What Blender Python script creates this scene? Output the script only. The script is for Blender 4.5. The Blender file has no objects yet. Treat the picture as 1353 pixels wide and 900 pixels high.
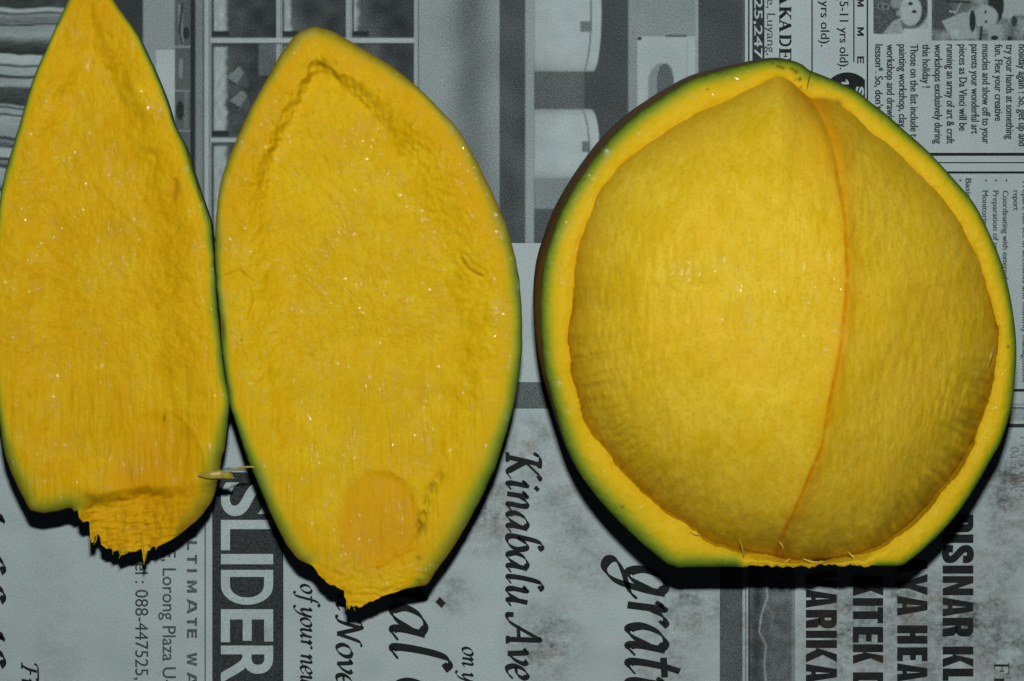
import bpy, bmesh, math, random
import numpy as np
from mathutils import Vector
random.seed(4); RNG = np.random.RandomState(11)

# ------------------------------------------------------------------ camera, world, flash, exposure
W = 0.25e-3                     # metres per photograph pixel on the newspaper
D = 0.60                        # lens height above the newspaper
S = bpy.context.scene
COL = S.collection
cam = bpy.data.cameras.new('camera'); camo = bpy.data.objects.new('camera', cam); COL.objects.link(camo)
camo.location = (0, 0, D); cam.sensor_width = 36; cam.lens = 36 * D / (1353 * W)
cam.clip_start = 0.02; cam.clip_end = 20
S.camera = camo
wd = bpy.data.worlds.new('World'); S.world = wd; wd.use_nodes = True
wd.node_tree.nodes['Background'].inputs[0].default_value = (0.6, 0.75, 1.0, 1)
wd.node_tree.nodes['Background'].inputs[1].default_value = 0.012
fl = bpy.data.lights.new('camera_flash', 'AREA'); fl.shape = 'RECTANGLE'; fl.size = 0.026; fl.size_y = 0.015
fl.energy = 3.45; fl.color = (1.0, 0.985, 0.96)
flo = bpy.data.objects.new('camera_flash', fl); COL.objects.link(flo)
flo.location = (0.004, 0.105, D); flo.rotation_euler = (math.radians(-6), 0, 0)
S.view_settings.view_transform = 'Standard'; S.view_settings.look = 'None'
S.view_settings.exposure = 0; S.view_settings.gamma = 1
S.render.engine = 'CYCLES'; S.cycles.use_denoising = True; S.cycles.max_bounces = 8
S.cycles.sample_clamp_indirect = 4

# ------------------------------------------------------------------ helpers
def P(px, py, h):
    f = (D - h) / D
    return np.stack([(px - 676.5) * W * f, (450 - py) * W * f, h + 0 * px], -1)

def smooth(a, b, x):
    t = np.clip((x - a) / (b - a), 0, 1); return t * t * (3 - 2 * t)

def perlin(x, y, seed=0):
    x = np.asarray(x, float); y = np.asarray(y, float)
    r = np.random.RandomState(seed); n = 256
    ang = r.rand(n, n) * 2 * np.pi; gx, gy = np.cos(ang), np.sin(ang)
    xi = np.floor(x).astype(int); yi = np.floor(y).astype(int); xf = x - xi; yf = y - yi
    u = xf * xf * xf * (xf * (xf * 6 - 15) + 10); v = yf * yf * yf * (yf * (yf * 6 - 15) + 10)
    def g(i, j):
        a = (xi + i) % n; b = (yi + j) % n
        return gx[a, b] * (xf - i) + gy[a, b] * (yf - j)
    return ((g(0,0) * (1-u) + g(1,0) * u) * (1-v) + (g(0,1) * (1-u) + g(1,1) * u) * v) * 1.4

def fbm(x, y, seed=0, o=3):
    t = 0; a = 1
    for k in range(o):
        t = t + a * perlin(x * 2**k, y * 2**k, seed + k); a *= .5
    return t

def mesh_obj(name, v, f, mat, parent=None, attrs=None, smooth_=True):
    me = bpy.data.meshes.new(name)
    me.from_pydata(np.asarray(v).tolist() if not isinstance(v, list) else v, [], f)
    me.materials.append(mat)
    if smooth_: me.polygons.foreach_set('use_smooth', np.ones(len(me.polygons), bool))
    for k, a in (attrs or {}).items():
        at = me.attributes.new(k, 'FLOAT', 'POINT'); at.data.foreach_set('value', np.asarray(a, np.float32).ravel())
    me.update()
    o = bpy.data.objects.new(name, me); COL.objects.link(o)
    if parent: o.parent = parent
    return o

def grid_faces(nr, nc, wrap=True):
    i = np.arange(nr - 1)[:, None]; j = np.arange(nc if wrap else nc - 1)[None, :]
    jn = (j + 1) % nc
    return np.stack([i*nc + j, i*nc + jn, (i+1)*nc + jn, (i+1)*nc + j], -1).reshape(-1, 4).tolist()

def resample(pts, n, sub=8):
    """closed Catmull-Rom through pts, n samples evenly along its length"""
    p = np.array(pts, float); m = len(p); out = []
    for i in range(m):
        a, b, c, d = p[i-1], p[i], p[(i+1) % m], p[(i+2) % m]
        for t in np.arange(sub) / sub:
            out.append(.5 * (2*b + (c-a)*t + (2*a-5*b+4*c-d)*t*t + (3*b-a-3*c+d)*t**3))
    q = np.array(out); q2 = np.vstack([q, q[:1]])
    l = np.r_[0, np.cumsum(np.hypot(*np.diff(q2, axis=0).T))]
    s = np.linspace(0, l[-1], n, endpoint=False)
    return np.stack([np.interp(s, l, q2[:, 0]), np.interp(s, l, q2[:, 1])], -1)

def by_angle(pts, c, n):
    q = resample(pts, 2400); a = np.arctan2(q[:, 1] - c[1], q[:, 0] - c[0]); r = np.hypot(q[:, 0] - c[0], q[:, 1] - c[1])
    o = np.argsort(a); a = a[o]; r = r[o]
    th = np.linspace(-np.pi, np.pi, n, endpoint=False)
    return th, np.interp(th, np.r_[a[-1] - 2*np.pi, a, a[0] + 2*np.pi], np.r_[r[-1], r, r[0]])

def dist_poly(x, y, q):
    """distance in px from points to a closed polyline"""
    sh = x.shape; pts = np.stack([x.ravel(), y.ravel()], -1); out = np.empty(len(pts))
    a = q; ab = np.roll(q, -1, 0) - a; L2 = (ab**2).sum(1) + 1e-9
    for i in range(0, len(pts), 4000):
        d = pts[i:i+4000, None, :] - a[None]
        t = np.clip((d * ab[None]).sum(-1) / L2, 0, 1)
        e = d - t[..., None] * ab[None]
        out[i:i+4000] = np.sqrt((e**2).sum(-1).min(1))
    return out.reshape(sh)

def dist_line(x, y, pts):
    q = np.array(pts, float); best = np.full(x.shape, 1e9); sgn = np.zeros(x.shape)
    for a, b in zip(q[:-1], q[1:]):
        ab = b - a; t = np.clip(((x-a[0])*ab[0] + (y-a[1])*ab[1]) / (ab @ ab), 0, 1)
        ex = x - a[0] - t*ab[0]; ey = y - a[1] - t*ab[1]; d = np.hypot(ex, ey)
        s = np.sign(ab[0]*(y-a[1]) - ab[1]*(x-a[0]))
        sgn = np.where(d < best, s, sgn); best = np.minimum(best, d)
    return best, sgn

class NT:
    def __init__(s, name):
        s.m = bpy.data.materials.new(name); s.m.use_nodes = True; s.t = s.m.node_tree; s.t.nodes.clear()
    def n(s, kind, **kw):
        nd = s.t.nodes.new('ShaderNode' + kind)
        for k, v in kw.items():
            if k[0] == 'i' and k[1:].isdigit(): s.put(nd.inputs[int(k[1:])], v)
            elif k in nd.inputs.keys(): s.put(nd.inputs[k], v)
            else: setattr(nd, k, v)
        return nd
    def put(s, sock, v):
        if isinstance(v, bpy.types.NodeSocket): s.t.links.new(v, sock)
        else: sock.default_value = v
    def math(s, op, a, b=0.0, clamp=False):
        nd = s.n('Math', operation=op, use_clamp=clamp); s.put(nd.inputs[0], a); s.put(nd.inputs[1], b); return nd.outputs[0]
    def mix(s, fac, a, b, blend='MIX'):
        nd = s.n('Mix', data_type='RGBA', blend_type=blend); s.put(nd.inputs[0], fac); s.put(nd.inputs[6], a); s.put(nd.inputs[7], b); return nd.outputs[2]
    def noise(s, vec, scale, detail=2.0, rough=.5, stretch=None):
        if stretch: vec = s.n('Mapping', Vector=vec, Scale=stretch).outputs[0]
        nd = s.n('TexNoise', Vector=vec); nd.inputs['Scale'].default_value = scale
        nd.inputs['Detail'].default_value = detail; nd.inputs['Roughness'].default_value = rough
        return nd.outputs[0]
    def attr(s, name): return s.n('Attribute', attribute_name=name).outputs['Fac']
    def rng(s, v, a, b, c=0.0, d=1.0, kind='LINEAR'):
        nd = s.n('MapRange', interpolation_type=kind); s.put(nd.inputs[0], v)
        for i, q in enumerate((a, b, c, d)): s.put(nd.inputs[1 + i], q)
        return nd.outputs[0]
    def ramp(s, v, stops):
        nd = s.n('ValToRGB'); s.put(nd.inputs[0], v); e = nd.color_ramp.elements
        while len(e) < len(stops): e.new(.5)
        for q, (p, c) in zip(e, stops): q.position = p; q.color = (*c, 1)
        return nd.outputs[0]
    def out(s, sh): s.t.links.new(sh, s.n('OutputMaterial').inputs[0]); return s.m

def lin(c): return tuple(((v/255 + .055)/1.055)**2.4 if v > 10 else v/255/12.92 for v in c)

# ------------------------------------------------------------------ materials
def newsprint():
    m = NT('newsprint'); co = m.n('TexCoord').outputs['Object']
    ink = m.attr('ink')
    grain = m.noise(co, 2600, 1.5, .6); grain2 = m.noise(co, 5200, 0.5)
    # halftone break-up of the grey tones, a little starved ink in the solids
    mid = m.math('MULTIPLY', m.math('MULTIPLY', ink, m.math('SUBTRACT', 1.0, ink)), 4.0)
    brk = m.math('MULTIPLY', m.math('ADD', m.math('MULTIPLY', mid, 1.25), .10), m.math('SUBTRACT', m.math('ADD', m.math('MULTIPLY', grain, .6), m.math('MULTIPLY', grain2, .4)), .5))
    cov = m.math('ADD', ink, m.math('MULTIPLY', brk, 1.15), True)
    # paper: pulp mottling and show-through
    p1 = m.noise(co, 60, 4, .6); p2 = m.noise(co, 1500, 3, .7)
    paper = m.mix(m.rng(p1, .35, .65), (*PAPER_A, 1), (*PAPER_B, 1))
    paper = m.mix(m.math('MULTIPLY', m.rng(p2, .3, .72), .50), paper, (.19, .255, .26, 1))
    pf = m.noise(co, 3200, 1, .6)
    paper = m.mix(m.math('MULTIPLY', m.rng(pf, .42, .72), .45), paper, (.16, .20, .20, 1))
    paper = m.mix(m.math('MULTIPLY', m.rng(pf, .5, .28), .30), paper, (.55, .64, .64, 1))
    tn = m.noise(co, 330, 1, .5)
    paper = m.mix(m.math('MULTIPLY', m.rng(tn, .52, .68), .30), paper, (.36, .37, .39, 1))
    # grime: smeared stains where the sheet was dirtied
    d = None
    for (px, py, r, a) in STAINS:
        v = m.n('VectorMath', operation='DISTANCE', i0=co, i1=((px-676.5)*W, (450-py)*W, 0)).outputs['Value']
        g = m.rng(v, r*W*.15, r*W, a, 0.0, 'SMOOTHSTEP')
        d = g if d is None else m.math('ADD', d, g)
    n1 = m.noise(co, 120, 7, .72, (1, 1.4, 1)); n2 = m.noise(co, 600, 5, .7)
    gr = m.math('MULTIPLY', m.math('MULTIPLY', d, 1.5), m.math('MULTIPLY', m.rng(n1, .38, .70), m.rng(n2, .22, .72)), True)
    gr = m.math('MINIMUM', gr, .8)
    hue = m.noise(co, 55, 2)
    dirt = m.mix(m.rng(hue, .42, .6), (.045, .052, .043, 1), (.115, .090, .062, 1))
    paper = m.mix(gr, paper, dirt)
    # small dark specks
    sp = m.n('TexVoronoi', Vector=co); sp.inputs['Scale'].default_value = 110
    spk = m.math('MULTIPLY', m.math('LESS_THAN', sp.outputs['Distance'], m.rng(n2, .35, .75, -.02, .05)), .75)
    paper = m.mix(spk, paper, (.06, .065, .06, 1))
    col = m.mix(cov, paper, (*INK, 1))
    col = m.mix(m.math('MULTIPLY', gr, .35), col, dirt)
    wv = m.noise(co, 26, 2, .5); fb = m.noise(co, 1800, 3, .6)
    cr = m.math('ABSOLUTE', m.math('SUBTRACT', m.noise(co, 14, 2, .5), .5))
    b0 = m.n('Bump', Height=m.rng(cr, 0, .06, 0, 1, 'SMOOTHSTEP'), Strength=.5, Distance=.0005)
    b1 = m.n('Bump', Height=wv, Strength=.8, Distance=.006, Normal=b0.outputs[0])
    b2 = m.n('Bump', Height=fb, Strength=.25, Distance=.0001, Normal=b1.outputs[0])
    s = m.n('BsdfPrincipled', Normal=b2.outputs[0]); m.put(s.inputs['Base Color'], col)
    s.inputs['Roughness'].default_value = .85; s.inputs['Specular IOR Level'].default_value = .06
    return m.out(s.outputs[0])

def flesh(name, pale, deep, streak=(1, .30, 1), gl=1.0, rimc=None):
    m = NT(name); co = m.n('TexCoord').outputs['Object']
    edge = m.attr('edge'); orange = m.attr('orange'); olive = m.attr('olive')
    n0 = m.noise(co, 300, 3, .6)
    e = m.math('ADD', edge, m.math('MULTIPLY', m.math('SUBTRACT', n0, .5), .16))
    mott = m.noise(co, 75, 5, .62); strk = m.noise(co, 520, 3, .55, streak); fine = m.noise(co, 1400, 3, .6)
    mm = m.math('ADD', m.math('MULTIPLY', mott, .55), m.math('ADD', m.math('MULTIPLY', strk, .30), m.math('MULTIPLY', fine, .15)))
    inner = m.mix(m.rng(mm, .425, .575), (*deep, 1), (*pale, 1))
    inner = m.mix(m.math('MULTIPLY', m.rng(m.noise(co, 38, 3, .6), .50, .66), .28), inner, (.57, .29, .002, 1))
    inner = m.mix(m.math('MULTIPLY', m.rng(m.noise(co, 1000, 2, .6), .50, .70), .36), inner, (.41, .25, .003, 1))
    rim = m.ramp(m.math('MULTIPLY', e, .25), [(0.0, G0), (.03, G1), (.10, G2), (.18, G3), (.27, G4), (.42, rimc or G5)])
    col = m.mix(m.rng(e, 1.2, 2.8, 0, 1, 'SMOOTHSTEP'), rim, inner)
    sk = m.math('MULTIPLY', m.rng(m.noise(co, 1100, 2, .6), .60, .70), m.rng(e, .15, .9, .55, 0.0))
    col = m.mix(sk, col, (.035, .040, .006, 1))
    col = m.mix(m.math('MULTIPLY', orange, 1.0, True), col, (.50, .205, .0012, 1))
    col = m.mix(m.math('MULTIPLY', olive, 1.0, True), col, (.115, .085, .006, 1))
    big = m.noise(co, 380, 3, .55, (1, .5, 1)); fb = m.noise(co, 900, 3, .6, streak); dew = m.noise(co, 1900, 1.5, .55)
    b1 = m.n('Bump', Height=big, Strength=.19, Distance=.0008)
    b2 = m.n('Bump', Height=fb, Strength=.30, Distance=.00030, Normal=b1.outputs[0])
    dr = m.n('TexVoronoi', Vector=m.n('VectorMath', operation='ADD', i0=co, i1=m.n('VectorMath', operation='SCALE', i0=m.n('TexNoise', Vector=co, Scale=900.0).outputs[1], Scale=.0006).outputs[0]).outputs[0], Scale=820.0)
    pick = m.n('SeparateColor', Color=dr.outputs['Color']).outputs[0]
    clus = m.rng(m.noise(co, 120, 4, .65), .46, .68)
    on = m.math('GREATER_THAN', m.math('ADD', pick, m.math('MULTIPLY', clus, .65)), .86)
    amp = m.rng(m.n('SeparateColor', Color=dr.outputs['Color']).outputs[1], 0, 1, .35, 1.3)
    drop = m.math('MULTIPLY', m.math('MULTIPLY', on, amp), m.math('SQRT', m.math('MAXIMUM', m.math('SUBTRACT', .07, m.math('POWER', dr.outputs['Distance'], 2.0)), 0.0)))
    d2 = m.n('TexVoronoi', Vector=co, Scale=1700.0)
    c2 = m.n('SeparateColor', Color=d2.outputs['Color'])
    on2 = m.math('GREATER_THAN', m.math('ADD', c2.outputs[0], m.math('MULTIPLY', m.rng(m.noise(co, 170, 4, .65), .45, .62), .50)), .95)
    drop2 = m.math('MULTIPLY', m.math('MULTIPLY', on2, m.rng(c2.outputs[1], 0, 1, .16, .5)), m.math('SQRT', m.math('MAXIMUM', m.math('SUBTRACT', .12, m.math('POWER', d2.outputs['Distance'], 2.0)), 0.0)))
    drop = m.math('MAXIMUM', drop, drop2)
    b3 = m.n('Bump', Height=m.math('ADD', drop, m.math('MULTIPLY', dew, .15)), Strength=1.0 * gl, Distance=.00030, Normal=b2.outputs[0])
    lens = m.math('GREATER_THAN', drop, 0.008)
    s = m.n('BsdfPrincipled', Normal=b2.outputs[0]); m.put(s.inputs['Base Color'], col)
    wet = m.rng(m.noise(co, 130, 3, .6), .45, .66)
    m.put(s.inputs['Roughness'], m.rng(wet, 0, 1, .65, .5))
    s.inputs['Specular IOR Level'].default_value = .05
    s.inputs['Subsurface Weight'].default_value = .15; s.inputs['Subsurface Radius'].default_value = (1, .55, .12)
    s.inputs['Subsurface Scale'].default_value = .0016
    m.put(s.inputs['Coat Weight'], m.math('MULTIPLY', lens, .62)); s.inputs['Coat Roughness'].default_value = .08; s.inputs['Coat IOR'].default_value = 1.7
    m.put(s.inputs['Coat Normal'], b3.outputs[0])
    return m.out(s.outputs[0])

def skin_mat(name, a, b, c):
    m = NT(name); co = m.n('TexCoord').outputs['Object']
    col = m.mix(m.rng(m.noise(co, 60, 4, .6), .4, .62), (*a, 1), (*b, 1))
    col = m.mix(m.rng(m.noise(co, 900, 3, .6), .60, .68), col, (*c, 1))
    bp = m.n('Bump', Height=m.noise(co, 700, 4, .6), Strength=.4, Distance=.0004)
    s = m.n('BsdfPrincipled', Normal=bp.outputs[0]); m.put(s.inputs['Base Color'], col)
    s.inputs['Roughness'].default_value = .6; s.inputs['Specular IOR Level'].default_value = .3
    return m.out(s.outputs[0])

def plain(name, a, b, rough=.4, sss=0.0):
    m = NT(name); co = m.n('TexCoord').outputs['Object']
    col = m.mix(m.rng(m.noise(co, 500, 3, .6), .35, .65), (*a, 1), (*b, 1))
    s = m.n('BsdfPrincipled'); m.put(s.inputs['Base Color'], col); s.inputs['Roughness'].default_value = rough
    s.inputs['Subsurface Weight'].default_value = sss; s.inputs['Subsurface Scale'].default_value = .001
    return m.out(s.outputs[0])

PAPER_A = (.345, .436, .448); PAPER_B = (.393, .480, .492); INK = (.006, .0085, .009)
G0 = (.020, .032, .004); G1 = (.050, .088, .006); G2 = (.145, .195, .012); G3 = (.29, .29, .010); G4 = (.48, .345, .005); G5 = (.57, .350, .002)
STAINS = [(700,590,60,.7),(660,665,60,.75),(745,660,70,.5),(640,700,60,.5),(720,850,75,1.0),(770,740,80,.5),(600,785,45,.6),(910,800,70,.8),(1010,840,90,.6),
          (1150,790,90,.9),(1120,860,90,.8),(1240,810,90,.9),(1300,830,90,.9),(1345,640,80,1.0),(1320,720,80,.6),(1353,890,80,.8),(1210,900,70,.8),(880,880,80,.5),(345,840,25,.3),(80,860,60,.25),(70,780,70,.15)]
M_PAPER = newsprint()
M_SLICE1 = flesh('mango_flesh_deep', (.60, .385, .006), (.55, .315, .002))
M_SLICE2 = flesh('mango_flesh', (.60, .405, .007), (.55, .340, .002))
M_HALF = flesh('mango_flesh_pale_rim', (.60, .425, .016), (.56, .37, .007), rimc=(.57, .385, .009))
M_SEED = flesh('mango_stone_flesh', (.62, .445, .028), (.56, .375, .009))
M_SKIN = skin_mat('mango_skin_green', (.018, .030, .006), (.030, .045, .008), (.008, .010, .004))
M_SKINB = skin_mat('mango_skin_brown', (.085, .036, .010), (.060, .034, .009), (.022, .014, .006))
M_FIB = plain('fibre_flesh', (.50, .36, .025), (.42, .31, .02), .4, .3)
M_FIBG = plain('fibre_olive', (.34, .27, .03), (.25, .22, .03), .4, .2)
M_HAIR = plain('dark_hair', (.02, .015, .008), (.03, .02, .01))

def empty(name, loc, label, cat, group=None):
    o = bpy.data.objects.new(name, None); COL.objects.link(o); o.location = loc; o.empty_display_size = .01
    o['label'] = label; o['category'] = cat
    if group: o['group'] = group
    return o

# ------------------------------------------------------------------ newspaper
news = empty('newspaper', (0, 0, 0), 'grey stained newspaper page spread out flat under the cut mango pieces', 'newspaper')
LAYER = [2]
def next_z(): LAYER[0] += 1; return LAYER[0] * 5e-6
def xy(px, py): return ((px - 676.5) * W, (450 - py) * W)

nx, ny = 40, 30
gx, gy = np.meshgrid(np.linspace(-.40, .40, nx), np.linspace(.30, -.30, ny))
v = np.stack([gx, gy, 0*gx], -1).reshape(-1, 3)
sheet = mesh_obj('paper_sheet', v, [f[::-1] for f in grid_faces(ny, nx, False)], M_PAPER, news, {'ink': np.zeros(len(v))}, False)

def print_mesh(name, verts, faces, ink):
    return mesh_obj(name, verts, faces, M_PAPER, news, {'ink': np.full(len(verts), ink) if np.isscalar(ink) else ink}, False)

def poly(name, pts, ink=.98):
    z = next_z(); return print_mesh(name, [(*xy(*p), z) for p in pts], [list(range(len(pts)))[::-1]], ink)
def rect(name, x0, y0, x1, y1, ink=.98): return poly(name, [(x0,y0),(x1,y0),(x1,y1),(x0,y1)], ink)

# --- type set with the built-in font, running down the page
def glyph_mesh(s, bold=0.0, res=3):
    c = bpy.data.curves.new('type', 'FONT'); c.body = s; c.size = 1; c.offset = bold; c.resolution_u = res; c.fill_mode = 'FRONT'
    o = bpy.data.objects.new('type', c); COL.objects.link(o)
    bpy.context.view_layer.update()
    me = bpy.data.meshes.new_from_object(o.evaluated_get(bpy.context.evaluated_depsgraph_get()))
    vs = np.array([v.co[:2] for v in me.vertices]); fs = [list(p.vertices) for p in me.polygons]
    bpy.data.objects.remove(o); bpy.data.curves.remove(c); bpy.data.meshes.remove(me)
    return vs, fs
CAP = {}
def cap_h(b):
    if b not in CAP: q = glyph_mesh('H', b)[0]; CAP[b] = (q[:, 1].min(), q[:, 1].max())
    return CAP[b]

def place(name, vs, fs, ink):
    z = next_z(); X, Y = xy(vs[:, 0], vs[:, 1])
    return print_mesh(name, np.stack([X, Y, X*0 + z], -1), fs, ink)

def line(s, xb, y0, y1, cap, bold=0.0, ink=.98, name='printed_line', italic=0.0):
    """a line of type: baseline at x = xb, cap height in px, running from y0 to y1"""
    vs, fs = glyph_mesh(s, bold); lo, hi = cap_h(bold)
    u = vs[:, 0] + italic * vs[:, 1]; v_ = (vs[:, 1] - lo) / (hi - lo) * cap
    u = (u - u.min()) / (u.max() - u.min()) * (y1 - y0) + y0
    return place(name, np.stack([xb + v_, u], -1), fs, ink)

def block(ch, w, h, t):
    """heavy condensed capital as flat pieces, w wide and h tall, stem t"""
    b = t*.74; q = lambda x0, y0, x1, y1: [(x0,y0),(x1,y0),(x1,y1),(x0,y1)]
    def arc(x0, x1, y0, y1, k=7):              # right-hand bowl between two heights
        R = min(w - x0, (y1-y0)/2)*.75; o = [(x1-R + R*math.sin(a), y1 - R + R*math.cos(a)) for a in np.linspace(0, math.pi/2, k)] + [(x1-R + R*math.cos(a), y0 + R - R*math.sin(a)) for a in np.linspace(0, math.pi/2, k)]
        r_ = max(R - b, .5); i = [(x1-t-r_ + r_*math.sin(a), y1-b-r_ + r_*math.cos(a)) for a in np.linspace(0, math.pi/2, k)] + [(x1-t-r_ + r_*math.cos(a), y0+b+r_ - r_*math.sin(a)) for a in np.linspace(0, math.pi/2, k)]
        o = [(x0, y1)] + o + [(x0, y0)]; i = [(x0, y1-b)] + i + [(x0, y0+b)]
        return [[o[j], o[j+1], i[j+1], i[j]] for j in range(len(o)-1)]
    if ch == 'I': return [q(0,0,w,h)]
    if ch == 'H': return [q(0,0,t,h), q(w-t,0,w,h), q(t,h*.42,w-t,h*.42+b)]
    if ch == 'E': return [q(0,0,t,h), q(t,0,w,b), q(t,h-b,w,h), q(t,h*.43,w*.93,h*.43+b)]
    if ch == 'L': return [q(0,0,t,h), q(t,0,w,b)]
    if ch == 'T': return [q(w/2-t/2,0,w/2+t/2,h-b), q(0,h-b,w,h)]
    if ch == 'N': return [q(0,0,t*.85,h), q(w-t*.85,0,w,h), [(t*.85,h),(t*.85,h*.55),(w-t*.85,0),(w-t*.85,h*.45)]]
    if ch == 'K': return [q(0,0,t,h), [(t,h*.62),(t,h*.30),(w-t*1.05,h),(w,h)][:0] or [(t,h*.34),(t+t*.35,h*.30),(w*.98,h),(w*.98-t*1.0,h)], [(t*1.05,h*.44),(w-t*1.05,0),(w,0),(t*1.75,h*.62)]]
    if ch == 'A': return [[(0,0),(t*.95,0),(w*.5,h*.86),(w*.5,h),(w*.28,h)], [(w-t*.95,0),(w,0),(w*.72,h),(w*.5,h),(w*.5,h*.86)], q(w*.28,h*.17,w*.72,h*.17+b*.8)]
    if ch == 'V': return [[(0,h),(t,h),(w*.5,h*.16),(w*.5,0),(w*.3,0)], [(w,h),(w*.7,0),(w*.5,0),(w*.5,h*.16),(w-t,h)]]
    if ch == 'Y': return [q(w/2-t/2,0,w/2+t/2,h*.4), [(0,h),(t,h),(w*.5,h*.58),(w*.5,h*.36),(w/2-t/2,h*.38)], [(w,h),(w/2+t/2,h*.38),(w*.5,h*.36),(w*.5,h*.58),(w-t,h)]]
    if ch == 'M': return [q(0,0,t,h), q(w-t,0,w,h), [(t,h),(t,h*.62),(w*.5,0),(w*.5,h*.42)], [(w-t,h),(w*.5,h*.42),(w*.5,0),(w-t,h*.62)]]
    if ch == 'W': return [[(0,h),(t,h),(w*.3,h*.3),(w*.3,0),(w*.2,0)], [(w*.3,0),(w*.3,h*.3),(w*.44,h),(w*.56,h),(w*.38,0)], [(w*.7,0),(w*.62,0),(w*.44,h),(w*.56,h),(w*.7,h*.3)], [(w,h),(w*.8,0),(w*.7,0),(w*.7,h*.3),(w-t,h)]]
    if ch == 'U': return [q(0,b,t,h), q(w-t,b,w,h), q(t*.4,0,w-t*.4,b)]
    if ch == 'D': return [q(0,0,t,h)] + arc(t, w, 0, h)
    if ch == 'R': return [q(0,0,t,h)] + arc(t, w, h*.42, h) + [[(t*1.05,h*.46),(w-t*.95,0),(w,0),(w-t*.1,h*.36),(w-t*.5,h*.46)]]
    if ch == 'S':
        c_ = catmull([(w-t*.5,h*.66),(w-t*.5,h*.84),(w*.5,h-b*.5),(t*.5,h*.84),(t*.55,h*.66),(w*.5,h*.5),(w-t*.55,h*.34),(w-t*.5,h*.16),(w*.5,b*.5),(t*.5,h*.16),(t*.5,h*.34)], 6)
        T = np.gradient(c_, axis=0); T /= np.linalg.norm(T, axis=1)[:, None]; Nn = np.stack([-T[:,1], T[:,0]], -1)*t*.46
        return [[tuple(c_[j]+Nn[j]), tuple(c_[j+1]+Nn[j+1]), tuple(c_[j+1]-Nn[j+1]), tuple(c_[j]-Nn[j])] for j in range(len(c_)-1)]
def heavy(spec, x0, x1, t, ink=.98, name='headline'):
    V = []; F = []; z0 = next_z(); LAYER[0] += 3
    for ch, a, b in spec:
        for k, pl in enumerate(block(ch, b-a, x1-x0, t)):
            kk = 0 if ch == 'S' else min(k, 4); n = len(V)
            for u, v_ in pl: X, Y = xy(x0 + v_, a + u); V.append((X, Y, z0 + kk*2.5e-6))
            F.append(list(range(n, n+len(pl))))
    return print_mesh(name, V, F, ink)

def letters(spec, x0, x1, bold, ink=.98, name='headline'):
    """letters each fitted between two positions down the page"""
    V = []; F = []; n = 0
    for ch, a, b in spec:
        vs, fs = glyph_mesh(ch, bold, 10)
        mn = vs.min(0); mx = vs.max(0); q = (vs - mn) / (mx - mn)
        V.append(np.stack([x0 + q[:, 1]*(x1-x0), a + q[:, 0]*(b-a)], -1)); F += [[i+n for i in f] for f in fs]; n += len(vs)
    return place(name, np.vstack(V), F, ink)

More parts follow.
